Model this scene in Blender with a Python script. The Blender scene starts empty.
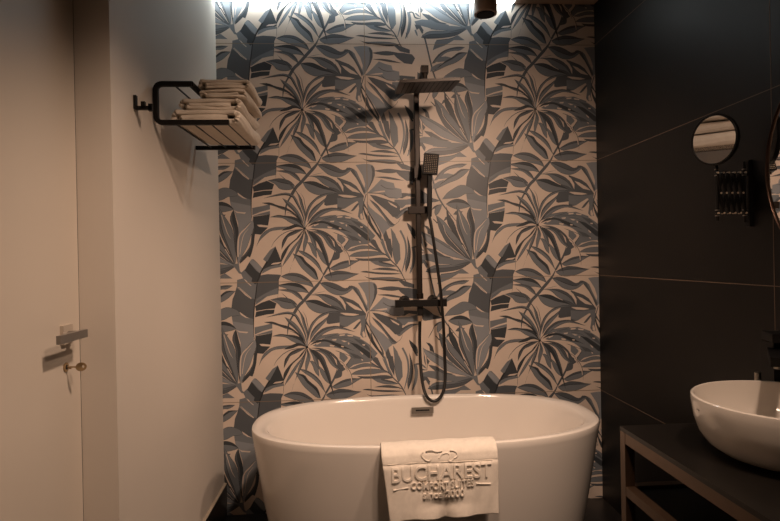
# Bathroom: leaf-patterned tile wall, freestanding tub, shower column, towel rack, vanity
# ---- light and tuning
LED = 12.5
WARM = (1.0, .70, .515)
SOFT = .05
EXPO = 0.0
LAMPS = [(-.6, -1.5, 2.09, .045, 'brown cylindrical spotlight on the ceiling aimed at the shower wall', True, (-.95, 0, .95), 78, 112),
         (-1.0, -1.8, 2.43, .045, 'brown cylindrical spotlight on the ceiling near the entrance', True, (-1.6, -1.05, .3), 108, 92),
         (-.5, -2.35, 2.43, .045, 'brown cylindrical spotlight on the ceiling nearest the entrance', True, (-1.3, -.9, .3), 74, 92)]
MKN = (-.939, -.341, -.049)
MKC = (-.128, -1.16, 1.628)
MKF = 2.4
# printed leaf pattern of one 1.2 x 0.6 m tile, in half millimetres: kind colour extra count x z x z ...
PAT = (
    'p m 0 0 -1176 1434 -1200 1404 -1240 1336 -1286 1298 -1264 1244 -1323 1229 -1326 1168 -1332 1148 -1352 1083 -1372 1037 -1385 945 -1382 861 -1379 830 -1369 768 -1339 729 -1321 660 -1301 598 -1305 471 -1271 471 -1202 473 -1169 596 -1165 826 -1169 842 -1155 972 -1142 1072 -1120 1226 -1112 1226 -1088 1294 -1032 1393 -1092 1433|p l 0 0 -1372 814 -1280 794 -1166 769 -1169 596 -1202 473 -1271 471 -1305 471 -1301 598 -1321 660 -1339 729 -1369 768|p g 0 0 -1332 1148 -1352 1083 -1372 1037 -1385 945 -1320 906 -1271 867 -1173 834 -1155 972 -1148 1034 -1185 1038|p d 0 0 -1199 203 -1240 132 -1251 130 -1210 81 -1173 42 -1182 12 -1144 -21 -1128 -4 -1120 26 -1112 26 -1092 87 -1133 118|p l 0 0 -1176 234 -1198 204 -1155 157 -1092 87 -1068 140 -1131 203|p c 0 0 -1157 236 -1130 257 -1084 279 -1062 232 -1032 193 -1068 140 -1116 195|p c 0 0 -1324 1161 -1305 1156 -1184 1044 -1188 1033 -1245 1074|p c 0 0 -1326 910 -1298 902 -1241 858 -1207 839 -1249 849 -1309 890|p c 0 0 -1339 727 -1305 713 -1221 704 -1236 691 -1313 702|p c 0 0 -1258 1238 -1235 1224 -1213 1197 -1181 1169 -1190 1166 -1228 1201|s g 3 0 -1326 1168 -1185 1033|s g 3 0 -1385 945 -1320 910|p d 0 0 -1072 117 -1024 201 -976 300 -937 361 -901 268 -880 209 -881 175 -918 168 -1025 147|p m 0 0 -1062 232 -991 323 -937 357 -977 284 -1024 201 -1047 217|p c 0 0 -987 175 -963 192 -880 202 -881 198 -910 181|p m 0 0 -1064 128 -1010 154 -918 174 -880 167 -880 152 -980 134 -1076 86'
    '|p g 0 0 -1088 1271 -1019 1281 -920 1275 -885 1269 -908 1224 -914 1123 -920 1077 -970 1070 -1031 1055 -1101 1002 -1147 972 -1138 1072 -1120 1226 -1108 1225|p m 0 0 -1135 1034 -1069 1075 -996 1117 -917 1140 -920 1077 -970 1072 -1031 1055 -1101 1002 -1147 972|s g 5 0 -1131 1045 -1038 1094 -917 1146|s g 5 0 -1132 1003 -1039 1063|p d 0 0 -1151 961 -1086 995 -1009 1020 -937 985 -955 932 -1041 928 -1141 912|p d 0 0 -1141 904 -1041 921 -956 922 -966 881 -1042 874 -1153 849|p m 0 0 -1159 749 -1044 770 -983 785 -983 733 -1076 709 -1160 676|p m 0 0 -1160 667 -1076 693 -984 716 -984 685 -1107 671 -1157 663|p d 0 0 -1153 661 -1076 671 -984 685 -995 623 -1006 570 -1078 580 -1116 579 -1094 558 -1008 551 -1018 539 -1049 509 -1080 479 -1149 488 -1155 572|s k 10 0 -1024 1401 -1088 1294 -1112 1226 -1120 1226 -1136 1111 -1155 972 -1167 842 -1168 673 -1152 603|s k 16 0 -1020 208 -1056 151 -1088 94 -1112 26 -1125 -4|s k 3 0 -879 175 -885 67|s k 3 0 -909 1239 -914 1123 -924 1038|s g 16 0 -1801 1298 -1778 1250 -1700 909 -1636 771 -1563 673 -1493 585|s k 6 0 -1823 406 -1820 327 -1825 253|s k 6 0 -1846 214 -1804 146 -1801 98|l mg 0.4 6 -1714 1003 -1673 1066 -1617 1120 -1537 1159 -1441 1178 -1366 1173 -1426 1138 -1482 1136 -1562 1116 -1618 1073 -1674 1015|p m 0 0 -1690 1023 -1618 1073 -1570 1079 -1507 1064 -1579 1026 -1643 1020|l md 0.22 7 -1716 909 -1659 964 -1579 1026 -1499 1072 -1451 1111 -1411 1122 -1339 1118 -1368 1090 -1412 1048 -1477 1009 -1564 978 -1644 940'
    '|p m 0 0 -1723 964 -1667 995 -1603 1016 -1668 948 -1731 917|l m 0 7 -1635 811 -1582 877 -1526 915 -1454 954 -1391 953 -1320 921 -1289 873 -1353 866 -1396 863 -1449 834 -1504 822 -1568 818|l md 0.3 6 -1597 763 -1536 802 -1473 816 -1418 804 -1378 780 -1339 736 -1387 721 -1451 709 -1499 711 -1554 734|l g 0 5 -1655 799 -1694 814 -1741 830 -1787 868 -1864 917 -1859 783 -1796 774 -1742 783 -1695 786|l gd 0.4 5 -1636 761 -1695 753 -1735 722 -1760 675 -1807 590 -1775 632 -1734 710 -1712 718 -1664 748|l m 0 4 -1636 761 -1696 741 -1716 682 -1705 643 -1677 666 -1649 713|p g 0 0 -1524 655 -1495 689 -1420 685 -1444 663 -1484 649|p g 0 0 -1628 583 -1603 630 -1532 650 -1580 610|p k 0 0 -1737 616 -1722 611 -1683 572 -1691 563|p g 0 0 -2119 1114 -2002 1111 -1916 1097 -1885 1058 -1918 996 -1996 1006 -2073 1062|p m 0 0 -2125 814 -1999 815 -1889 839 -1875 768 -2008 760 -2048 726 -2126 755|p g 0 0 -2123 876 -2030 882 -1889 870 -1889 831 -1999 850 -2038 827 -2124 833|p c 0 0 -2038 831 -2007 846 -1976 822 -2031 815|l mg 0.35 4 -1883 737 -1985 740 -2064 703 -2136 643 -2097 618 -2042 663 -1954 720|p d 0 0 -2142 744 -2064 703 -2128 646 -2151 659|s k 3 0 -2130 556 -2086 590 -2066 633|l mg 0.4 5 -2147 479 -2102 383 -2084 312 -2098 172 -2122 149 -2151 252 -2157 369|s m 20 0 -2072 500 -2034 421 -2016 342 -2018 232 -2061 76|l gd 0.4 5 -2003 447 -1977 364 -1967 277 -1980 168 -2022 67 -2028 146 -2007 224 -1997 325|s m 31 0 -1946 332 -1932 253 -1945 151 -1982 58|s g 16 0 -1938 327 -1899 326 -1876 274 -1821 265'
    '|p d 0 0 -1971 481 -1943 465 -1913 417 -1929 409|l d 0 4 -2004 582 -1986 519 -1948 456 -1913 432 -1920 499 -1962 546|p d 0 0 -1828 548 -1789 538 -1758 503 -1744 440 -1791 463 -1794 503|l m 0 4 -1869 487 -1847 424 -1836 353 -1833 306 -1852 361 -1854 432|p g 0 0 -1827 393 -1793 353 -1809 322 -1825 345|p g 0 0 -1809 318 -1747 306 -1684 274 -1622 234 -1567 211 -1670 211 -1740 251 -1794 298|p m 0 0 -1885 235 -1806 256 -1664 244 -1530 200 -1523 152 -1665 147 -1760 176 -1870 203|p g 0 0 -1885 204 -1823 194 -1792 145 -1808 107 -1839 163 -1863 148|s m 17 0 -1879 148 -1856 85|s m 17 0 -1875 321 -1829 281|s k 5 0 -1974 119 -1959 64|s k 5 0 -2115 81 -2077 73 -2001 -62|l m 0 5 117 287 25 339 -60 354 -138 336 -223 301 -162 296 -84 314 17 316|l m 0 6 187 250 117 283 16 296 -84 292 -154 275 -205 242 -101 238 15 240 117 252|l g 0 6 -2160 195 -2222 222 -2299 226 -2393 219 -2463 220 -2540 226 -2486 199 -2386 194 -2300 184 -2223 186|l mg 0.3 4 -2308 195 -2238 177 -2176 160 -2114 132 -2193 128 -2286 141 -2355 178|p m 0 0 -2386 192 -2300 194 -2286 143 -2332 156|l g 0 4 -2372 106 -2286 121 -2193 120 -2084 88 -2178 92 -2286 102|l g 0 5 -2489 84 -2434 93 -2333 78 -2178 68 -2053 56 -2178 51 -2295 56 -2411 73|l dm 0.5 5 -2451 42 -2397 23 -2257 26 -2140 21 -2023 -7 -2141 -20 -2257 -9 -2389 8|p g 0 0 -2117 1203 -2024 1178 -1938 1145 -1939 1106 -2040 1128|p g 0 0 -2389 390 -2350 416 -2327 404 -2294 330 -2252 269 -2298 293|p m 0 0 -2288 419 -2249 418 -2220 317 -2171 211 -2221 254'
    '|p g 0 0 -2233 422 -2171 417 -2156 308 -2160 214 -2205 301|p m 0 0 -2144 416 -2105 400 -2107 299 -2135 253|p g 0 0 -2216 507 -2202 456 -2179 394 -2234 394 -2248 457|p m 0 0 -2169 529 -2124 463 -2102 392 -2156 393|p m 0 0 -2133 393 -2109 423 -2079 353 -2074 205 -2114 151 -2140 245|s g 12 0 -2405 363 -2298 295 -2214 246 -2168 191 -2114 136 -2076 80 -2016 -46 -1990 -89|p l 0 0 -114 1172 -44 1181 18 1182 57 1170 79 1138 82 1072 61 1010 29 956 1 902 -19 879 -34 902 -21 980 -46 1066 -84 1128|p g 0 0 -2359 1166 -2336 1158 -2321 1127 -2320 1064 -2343 1002 -2395 910 -2354 1018 -2345 1104|p g 0 0 -184 1149 -146 1137 -108 1098 -78 1035 -48 973 -18 910 -31 867 -71 965 -109 1035 -162 1106|p m 0 0 -138 1137 -104 1105 -70 1027 -29 941 -20 902 -48 957 -86 1027 -116 1082|p g 0 0 -388 950 -373 969 -304 949 -302 1049 -248 1029 -164 997 -110 958 -72 903 -35 856 -43 809 -113 801 -176 765 -231 731 -308 720 -307 774 -415 761 -438 769 -437 815 -397 900|p m 0 0 -306 840 -190 827 -43 844 -43 809 -113 801 -176 765 -231 731 -307 751 -306 813|p c 0 0 -241 987 -187 968 -111 921 -71 886 -150 904 -203 944|p c 0 0 -313 875 -228 870 -151 861 -103 849 -167 839 -244 846|p c 0 0 -306 1038 -272 1008 -242 952 -244 896 -269 952 -303 1003|l g 0 3 -67 810 -122 764 -173 703 -142 710 -95 764|p m 0 0 -98 810 -39 809 -45 724 -50 678 -39 619 -78 616 -101 647 -87 732|p c 0 0 -77 670 -63 682 -47 643 -49 619 -74 624|l gd 0.4 6 -2443 802 -2445 716 -2423 638 -2386 560 -2326 474 -2273 387 -2264 465 -2309 551 -2354 630 -2399 716'
    '|p l 0 0 -2412 801 -2375 739 -2321 691 -2260 645 -2207 588 -2173 533 -2216 503 -2244 453 -2271 496 -2308 567 -2353 645 -2399 716|p c 0 0 -41 753 -14 724 12 669 2 644 -26 697|p c 0 0 -2386 669 -2362 622 -2309 528 -2279 457 -2310 489 -2362 583|s g 7 0 -2399 708 -2346 622 -2309 551 -2271 473|l mg 0.5 5 -2381 824 -2304 769 -2244 690 -2168 596 -2122 556 -2173 537 -2229 628 -2275 690 -2343 769|p l 0 0 -2395 890 -2332 948 -2257 1025 -2199 1001 -2129 984 -2117 937 -2052 921 -2046 843 -2101 820 -2209 849 -2271 879|p c 0 0 -2356 892 -2286 904 -2224 909 -2218 896 -2287 887|s g 7 0 -2262 966 -2200 929 -2099 923|s g 7 0 -2232 880 -2179 837 -2101 832|s g 7 0 -2395 886 -2271 877 -2179 837|p g 0 0 -2318 858 -2210 822 -2102 781 -2064 734 -2093 641 -2144 638 -2205 705 -2273 760 -2327 808 -2376 868|p c 0 0 -2195 800 -2149 774 -2099 742 -2103 730 -2164 763|s g 9 0 -11 879 -44 763 -54 670|l g 0 4 -2329 1111 -2235 1126 -2157 1129 -2033 1108 -2142 1086 -2236 1091|l g 0 4 -2326 1047 -2221 1051 -2128 1037 -2019 1007 -2144 1019 -2237 1035|s g 31 0 -763 878 -719 951 -672 996 -602 1073 -500 1188 -460 1262|s g 20 0 -460 62 -420 127 -364 226 -339 311|l md 0.35 6 -949 1166 -899 1173 -784 1191 -700 1175 -639 1127 -605 1077 -678 1093 -770 1098 -854 1138|l mg 0.5 5 -931 1120 -823 1124 -732 1098 -683 1047 -668 1000 -733 1047 -786 1087 -854 1105|l mg 0.35 5 -1001 1023 -901 1044 -833 1037 -772 1013 -730 970 -758 932 -827 925 -888 941 -925 984'
    '|l mg 0.3 6 -890 55 -805 87 -705 80 -629 38 -584 -4 -555 -70 -616 -42 -684 -26 -761 -1 -852 35|l md 0.3 6 -653 1000 -595 1012 -518 1006 -427 962 -350 926 -297 891 -382 884 -490 870 -566 894 -619 938|l mg 0.3 6 -590 1059 -517 1068 -425 1063 -348 1031 -303 991 -258 890 -319 930 -388 950 -449 986 -518 1048|l mg 0.45 8 -500 1180 -438 1191 -361 1178 -300 1150 -254 1123 -219 1126 -192 1149 -150 1128 -208 1079 -271 1053 -333 1054 -401 1082 -470 1145|s m 4 0 -594 1059 -532 1078 -440 1098|l md 0.3 7 -766 286 -717 268 -667 251 -634 201 -581 153 -536 106 -511 13 -553 21 -628 85 -688 148 -733 222|l mg 0.3 6 -723 318 -647 301 -571 253 -518 198 -489 144 -460 60 -527 152 -595 219 -663 267|l m 0 4 -618 393 -576 389 -531 322 -522 229 -563 276 -592 354|l m 0 4 -527 345 -478 298 -433 228 -412 150 -465 190 -509 268|l g 0 3 -380 203 -340 264 -293 318 -294 233 -341 209|l mg 0.3 7 -460 46 -398 80 -351 93 -320 102 -228 92 -166 75 -97 66 -151 44 -229 11 -299 -3 -368 -6 -430 15|l mg 0.25 6 -397 125 -350 156 -280 190 -194 206 -133 202 -63 212 -141 175 -219 130 -297 113 -359 102|s g 17 0 -755 889 -816 782 -834 663|p m 0 0 -581 547 -479 615 -371 655 -232 665 -94 616 -2 537 74 450 2 366 -83 360 -176 339 -223 301 -269 364 -314 411 -313 480 -412 513 -527 529|p g 0 0 -345 396 -315 364 -269 333 -247 301 -286 279 -317 264 -363 257 -332 295|p d 0 0 -210 572 -133 551 -57 499 -4 460 26 397 -20 406 -81 461 -157 524|p d 0 0 -449 606 -372 574 -311 554 -235 518 -158 478 -219 502 -312 519 -373 547'
    '|p g 0 0 -171 610 -79 585 -18 522 20 459 -57 515|p g 0 0 -220 471 -128 438 -59 391 -159 408|s c 16 0 -2497 615 -2402 549 -2326 466 -2265 387|p c 0 0 -309 652 -255 655 -259 642 -310 637|p c 0 0 -295 594 -264 590 -235 580 -264 574|p c 0 0 -226 572 -211 564 -215 548 -225 552|p c 0 0 -296 542 -267 534 -273 521 -295 527|p c 0 0 -104 477 -72 451 -80 440 -100 461|p c 0 0 -81 548 -50 546 -56 533 -76 535|p c 0 0 -411 553 -359 543 -373 530 -408 536|p c 0 0 -387 605 -339 610 -347 593 -380 595|p c 0 0 -549 570 -495 584 -502 573 -542 556|p c 0 0 -232 647 -169 641 -177 628 -225 634|p c 0 0 -99 401 -73 391 -84 377|s g 4 0 -310 627 -194 622 -117 593|s g 4 0 -448 630 -309 647|l m 0 5 -603 578 -564 632 -479 649 -386 663 -309 666 -387 640 -479 619 -564 593|l md 0.4 8 -642 560 -656 641 -689 726 -731 804 -759 851 -820 873 -905 867 -1050 844 -904 887 -804 898 -730 860 -703 804 -668 726 -643 641|l mg 0.4 5 -646 554 -687 630 -754 716 -814 775 -859 846 -776 797 -715 731 -665 641|l mg 0.4 7 -640 571 -624 671 -649 772 -667 842 -720 920 -787 1002 -889 1094 -739 928 -701 873 -676 765 -640 664|s g 6 0 -634 586 -622 702 -637 795 -644 841 -674 896|l gd 0.5 7 -654 552 -687 634 -754 704 -830 752 -906 772 -982 802 -1066 798 -937 763 -869 733 -792 709 -717 646|l md 0.35 6 -654 548 -691 622 -755 656 -832 665 -908 674 -989 653 -863 643 -795 601 -719 565|l m 0 7 -719 561 -795 557 -910 554 -972 544 -1033 516 -1084 463 -1128 350 -1093 417 -1038 470 -980 512 -911 523 -819 534'
    '|l d 0 5 -646 542 -718 579 -772 567 -826 545 -873 517 -788 527 -719 551|l gd 0.4 6 -646 531 -719 522 -797 493 -839 451 -867 406 -876 325 -829 413 -805 451 -759 471 -697 501|s g 7 0 -673 527 -796 512 -874 475 -912 443 -952 399 -975 354|l d 0 5 -646 521 -721 441 -814 362 -877 275 -883 194 -839 274 -788 366 -702 441|l m 0 5 -647 517 -690 433 -761 350 -832 243 -876 148 -801 242 -722 364 -675 433|l mg 0.4 6 -644 513 -660 433 -692 341 -736 257 -776 173 -817 52 -752 242 -723 349 -675 433|l m 0 4 -635 513 -606 439 -626 362 -659 264 -661 363 -644 440|l mg 0.4 4 -623 517 -559 469 -530 399 -520 299 -572 392 -590 447|l dg 0.4 7 -616 517 -543 492 -475 429 -446 351 -413 250 -400 165 -374 21 -437 204 -478 313 -522 399 -582 466|l mg 0.5 6 -612 520 -528 511 -443 483 -375 420 -346 350 -293 283 -354 311 -407 358 -460 444 -528 488|l mg 0.4 5 -604 528 -489 534 -373 520 -297 503 -236 464 -313 473 -382 501 -489 518|s c 28 0 -604 520 -450 518 -343 504 -266 472 -214 409 -269 344 -228 285 -202 223 -193 161|s k 5 0 -198 409 -246 332 -212 277 -190 207 -186 108|l d 0 6 -611 551 -549 597 -456 607 -372 582 -311 558 -250 534 -311 541 -373 559 -457 587 -542 576|l mg 0.35 8 -627 613 -617 717 -588 779 -545 824 -490 866 -413 888 -351 893 -282 867 -344 876 -413 869 -483 839 -522 816 -561 771 -591 717|l mg 0.3 5 -612 594 -595 678 -546 747 -476 800 -425 840 -441 796 -500 731 -563 662|l mg 0.4 6 -607 582 -563 651 -485 715 -408 737 -308 737 -147 673 -308 711 -370 706 -447 676 -541 616'
    '|s l 13 0 -641 548 -635 594 -624 617|s k 5 0 -642 533 -689 479 -737 419|s k 5 0 -646 529 -659 471 -698 418|s k 5 0 -639 525 -642 471|s k 5 0 -642 536 -679 603 -717 665|s k 5 0 -635 540 -603 586 -540 639|l g 0 6 -608 524 -512 523 -420 490 -344 427 -307 364 -270 309 -360 412 -428 471 -512 507|s g 5 0 -310 612 -218 595 -141 555|s g 5 0 -282 464 -190 424 -144 392|s g 5 0 -314 388 -269 348 -232 270|s g 5 0 -433 622 -310 627 -225 618|s k 5 0 -642 529 -628 478 -625 416|s k 5 0 -635 529 -566 493 -498 430|s k 5 0 -646 536 -696 553 -772 566|s k 5 0 -650 548 -687 610 -743 673 -816 705|p k 0 0 -654 544 -634 548 -626 532 -639 521 -654 529|l dg 0.3 7 -1139 603 -1154 518 -1171 488 -1185 381 -1229 305 -1283 244 -1293 189 -1253 224 -1206 270 -1187 258 -1151 380 -1142 457 -1129 533|l gm 0.4 6 -1343 159 -1462 152 -1581 140 -1708 139 -1769 121 -1821 72 -1779 61 -1756 59 -1637 63 -1518 78 -1439 100|p m 0 0 -1368 44 -1439 96 -1519 59 -1662 42 -1677 21 -1703 -61 -1671 -44 -1576 -10 -1480 46|s k 5 0 -1662 44 -1519 61 -1439 98|p m 0 0 -1732 292 -1682 252 -1619 219 -1556 210 -1643 203 -1541 193 -1398 184 -1335 171 -1367 152 -1502 139 -1621 145 -1719 155|p g 0 0 -1740 308 -1689 275 -1619 231 -1548 216 -1580 209 -1659 224 -1729 261|p g 0 0 -1542 124 -1446 153 -1367 171 -1343 155 -1447 138|l lm 0.25 9 -1865 497 -1814 465 -1736 436 -1603 360 -1593 348 -1546 324 -1460 255 -1382 207 -1311 158 -1446 196 -1564 228 -1658 271 -1727 327 -1777 357 -1835 420'
    '|l mg 0.45 7 -1701 651 -1684 557 -1661 486 -1597 364 -1538 316 -1421 223 -1331 171 -1365 254 -1435 349 -1504 444 -1558 508 -1620 591|s c 5 0 -1625 548 -1606 470 -1560 402 -1498 331 -1398 219|s c 5 0 -1558 328 -1500 276 -1421 219|l d 0 6 -1593 740 -1591 665 -1585 571 -1543 492 -1458 373 -1346 194 -1419 341 -1491 507 -1521 586 -1567 657|p c 0 0 -1495 507 -1467 499 -1426 404 -1405 333 -1442 369|l mg 0.2 6 -1490 766 -1484 664 -1492 585 -1479 491 -1426 373 -1339 179 -1329 253 -1342 410 -1359 536 -1398 615 -1451 696|s c 7 0 -1464 683 -1430 561 -1404 486 -1377 442|s c 7 0 -1435 341 -1404 286 -1358 206|l dg 0.4 7 -1343 736 -1372 686 -1382 623 -1355 544 -1345 450 -1332 316 -1315 186 -1315 316 -1304 449 -1299 488 -1303 559 -1325 654|l l 0 6 -1154 624 -1215 581 -1256 519 -1305 473 -1322 331 -1307 174 -1269 264 -1216 361 -1179 463 -1144 557|s c 12 0 -1309 260 -1308 347 -1293 472 -1232 542 -1175 604|s c 6 0 -1291 284 -1270 409 -1245 487 -1200 542|p m 0 0 -1366 187 -1303 194 -1294 119 -1257 79 -1304 95')
import bpy, bmesh, math, random
from mathutils import Vector, Matrix
random.seed(4)
S = bpy.context.scene
COL = S.collection
PI = math.pi

# ------------------------------------------------------------------ materials
def mat(name, col, rough=.5, metal=0, noise=0, nscale=20, bump=0, bscale=200, emit=None, estr=0, trans=0, coat=0, spec=.5):
    m = bpy.data.materials.new(name); m.use_nodes = True
    nt = m.node_tree; b = nt.nodes['Principled BSDF']
    b.inputs['Base Color'].default_value = (*col, 1)
    b.inputs['Roughness'].default_value = rough
    b.inputs['Metallic'].default_value = metal
    b.inputs['Specular IOR Level'].default_value = spec
    b.inputs['Coat Weight'].default_value = coat
    b.inputs['Transmission Weight'].default_value = trans
    tc = nt.nodes.new('ShaderNodeTexCoord')
    if noise:
        n = nt.nodes.new('ShaderNodeTexNoise'); n.inputs['Scale'].default_value = nscale; n.inputs['Detail'].default_value = 5
        nt.links.new(tc.outputs['Object'], n.inputs['Vector'])
        r = nt.nodes.new('ShaderNodeValToRGB')
        r.color_ramp.elements[0].position = .3; r.color_ramp.elements[1].position = .7
        r.color_ramp.elements[0].color = (*[c*(1-noise) for c in col], 1)
        r.color_ramp.elements[1].color = (*[min(1, c*(1+noise)) for c in col], 1)
        nt.links.new(n.outputs['Fac'], r.inputs['Fac']); nt.links.new(r.outputs['Color'], b.inputs['Base Color'])
    if bump:
        n = nt.nodes.new('ShaderNodeTexNoise'); n.inputs['Scale'].default_value = bscale; n.inputs['Detail'].default_value = 3
        nt.links.new(tc.outputs['Object'], n.inputs['Vector'])
        bp = nt.nodes.new('ShaderNodeBump'); bp.inputs['Strength'].default_value = bump; bp.inputs['Distance'].default_value = .002
        nt.links.new(n.outputs['Fac'], bp.inputs['Height']); nt.links.new(bp.outputs['Normal'], b.inputs['Normal'])
    if emit:
        b.inputs['Emission Color'].default_value = (*emit, 1); b.inputs['Emission Strength'].default_value = estr
    return m

def H(h):
    v = [int(h[i:i+2], 16)/255 for i in (0, 2, 4)]
    return tuple(((c+.055)/1.055)**2.4 if c > .04045 else c/12.92 for c in v)

PATTERN_COLOURS = {'c': H('d6c6b8'), 'l': H('8a8f95'), 'm': H('73797f'), 'g': H('565b61'), 'd': H('3b4045'), 'k': H('292c30'), 'j': H('8c7a66')}
M = dict(
    wall=mat('painted_plaster', H('cfc6bb'), .62, bump=.08, bscale=60, noise=.02, nscale=2),
    door=mat('door_lacquer', H('cdc3b6'), .42, noise=.015, nscale=3),
    ceil=mat('ceiling_paint', H('b3a597'), .8),
    floor=mat('dark_floor_tile', H('1d1a18'), .35, noise=.2, nscale=6),
    black_tile=mat('black_stone_tile', H('120f0c'), .42, noise=.25, nscale=3, bump=.1, bscale=90, spec=.3),
    grout=mat('brown_grout', H('7d6857'), .8),
    skirting=mat('black_skirting', H('171513'), .3),
    seal=mat('pale_sealant', H('b7a894'), .6),
    acrylic=mat('white_acrylic', H('e2dad1'), .13, coat=.3),
    ceramic=mat('white_ceramic', H('e2dad0'), .1, coat=.3),
    black=mat('matt_black_metal', H('0e0b09'), .5, metal=0, spec=.3),
    brown=mat('dark_bronze_metal', H('241b15'), .42, metal=.3, spec=.35),
    hose=mat('black_hose', H('100d0b'), .4),
    brass=mat('dull_brass', H('a08b76'), .4, metal=.4),
    steel=mat('brushed_steel', H('a39c93'), .3, metal=.9),
    lever=mat('satin_nickel', H('8a8682'), .35, metal=.7),
    rose=mat('pale_nickel', H('c0b5a8'), .35, metal=.2),
    folded=mat('folded_terry', H('cfc3b4'), .95, bump=.6, bscale=600, noise=.05, nscale=50),
    keym=mat('key_brass', H('a58c68'), .35, metal=.6),
    dark=mat('black_void', H('050505'), .8),
    nozzle=mat('grey_rubber_nozzle', H('c4b29c'), .6),
    towel=mat('cream_terry', H('e0d6c9'), .95, bump=.6, bscale=700, noise=.05, nscale=60),
    frame=mat('bronze_square_tube', H('5c4838'), .38, metal=.55, noise=.12, nscale=15),
    top=mat('black_counter', H('15120f'), .42, spec=.3, noise=.15, nscale=12),
    mirror=mat('mirror_silver', (.9, .9, .9), .015, metal=1),
    rim=mat('copper_rim', H('5a463c'), .28, metal=.85),
    housing=mat('taupe_lamp_housing', H('a8917f'), .5, metal=.2),
    led=mat('led_diffuser', (.9, .95, 1), .5, emit=(.86, .97, 1.0), estr=LED),
    lens=mat('lamp_lens', (1, .8, .6), .5, emit=(1, .72, .48), estr=6),
    glass=mat('clear_glass', (.95, .95, .95), .03, trans=1),
)
for k, c in PATTERN_COLOURS.items():
    M['p'+k] = mat('printed_tile_'+k, c, .42, noise=.035, nscale=9)

# ------------------------------------------------------------------ mesh helpers
def link(name, bm, m, parent=None, smooth=False, bevel=0, seg=2):
    me = bpy.data.meshes.new(name)
    if bevel:
        es = [e for e in bm.edges if len(e.link_faces) == 2 and e.calc_face_angle(0) > .6]
        bmesh.ops.bevel(bm, geom=es, offset=bevel, segments=seg, affect='EDGES', profile=.5)
    bmesh.ops.recalc_face_normals(bm, faces=bm.faces)
    bm.to_mesh(me); bm.free()
    for mm in (m if isinstance(m, list) else [m]): me.materials.append(mm)
    if smooth:
        for p in me.polygons: p.use_smooth = True
        try: me.set_sharp_from_angle(angle=math.radians(38))
        except Exception: pass
    o = bpy.data.objects.new(name, me); COL.objects.link(o)
    if parent: o.parent = parent
    return o

def struct(name, bm, m, **k):
    o = link(name, bm, m, **k); o['kind'] = 'structure'; return o

def thing(name, label, cat, loc=(0, 0, 0), group=None):
    o = bpy.data.objects.new(name, None); COL.objects.link(o); o.location = loc
    o['label'] = label; o['category'] = cat
    if group: o['group'] = group
    o.empty_display_size = .05
    bpy.context.view_layer.update()
    return o

def box(bm, a, b, mi=0):
    vs = [bm.verts.new((x, y, z)) for x in (a[0], b[0]) for y in (a[1], b[1]) for z in (a[2], b[2])]
    for f in ((0, 1, 3, 2), (4, 6, 7, 5), (0, 4, 5, 1), (2, 3, 7, 6), (0, 2, 6, 4), (1, 5, 7, 3)):
        bm.faces.new([vs[i] for i in f]).material_index = mi
    return vs

def B(*boxes):
    bm = bmesh.new()
    for a, b in boxes: box(bm, a, b)
    return bm

def cyl(bm, p, q, r, r2=None, n=24, cap=True):
    p, q = Vector(p), Vector(q); r2 = r if r2 is None else r2
    d = (q-p).normalized(); a = d.orthogonal().normalized(); b = d.cross(a)
    A = [bm.verts.new(p+(a*math.cos(t)+b*math.sin(t))*r) for t in [2*PI*i/n for i in range(n)]]
    Q = [bm.verts.new(q+(a*math.cos(t)+b*math.sin(t))*r2) for t in [2*PI*i/n for i in range(n)]]
    for i in range(n): bm.faces.new((A[i], A[(i+1) % n], Q[(i+1) % n], Q[i]))
    if cap: bm.faces.new(A[::-1]); bm.faces.new(Q)

def cat(P, n=8, closed=False):
    P = [Vector(p) for p in P]; out = []
    N = len(P)
    for i in range(N if closed else N-1):
        if closed: a, b, c, d = P[i-1], P[i], P[(i+1) % N], P[(i+2) % N]
        else: a, b, c, d = P[max(i-1, 0)], P[i], P[i+1], P[min(i+2, N-1)]
        for k in range(n):
            t = k/n
            out.append(.5*((2*b)+(c-a)*t+(2*a-5*b+4*c-d)*t*t+(3*b-a-3*c+d)*t**3))
    if not closed: out.append(P[-1])
    return out

def sweep(bm, path, r, n=12, square=False, up=(0, 0, 1), cap=True):
    """tube (or square bar) of half-size r along path"""
    P = [Vector(p) for p in path]; rings = []
    a = None
    for i, p in enumerate(P):
        d = (P[min(i+1, len(P)-1)]-P[max(i-1, 0)]).normalized()
        if a is None:
            a = Vector(up).cross(d)
            if a.length < 1e-4: a = Vector((1, 0, 0))
        a = (a-d*a.dot(d)).normalized(); b = d.cross(a)
        if square:
            c = r*.28; k = r-c
            sec = [(r, -k), (r, k), (k, r), (-k, r), (-r, k), (-r, -k), (-k, -r), (k, -r)]
        else: sec = [(r*math.cos(2*PI*j/n), r*math.sin(2*PI*j/n)) for j in range(n)]
        s = 1
        if square and 0 < i < len(P)-1:
            d1 = (P[i]-P[i-1]).normalized(); s = 1/max(.5, math.cos(d.angle(d1, 0)))
        rings.append([bm.verts.new(p+a*x+b*y) for x, y in sec])
    m = len(rings[0])
    for R, Q in zip(rings, rings[1:]):
        for j in range(m): bm.faces.new((R[j], R[(j+1) % m], Q[(j+1) % m], Q[j]))
    if cap: bm.faces.new(rings[0][::-1]); bm.faces.new(rings[-1])

def rounded(pts, rad, n=5):
    """polyline with rounded corners"""
    P = [Vector(p) for p in pts]; out = [P[0]]
    for i in range(1, len(P)-1):
        a = (P[i-1]-P[i]).normalized(); b = (P[i+1]-P[i]).normalized()
        s, e = P[i]+a*rad, P[i]+b*rad
        for k in range(n+1):
            t = k/n; out.append(s*(1-t)**2+P[i]*2*t*(1-t)+e*t*t)
    out.append(P[-1]); return out

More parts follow.
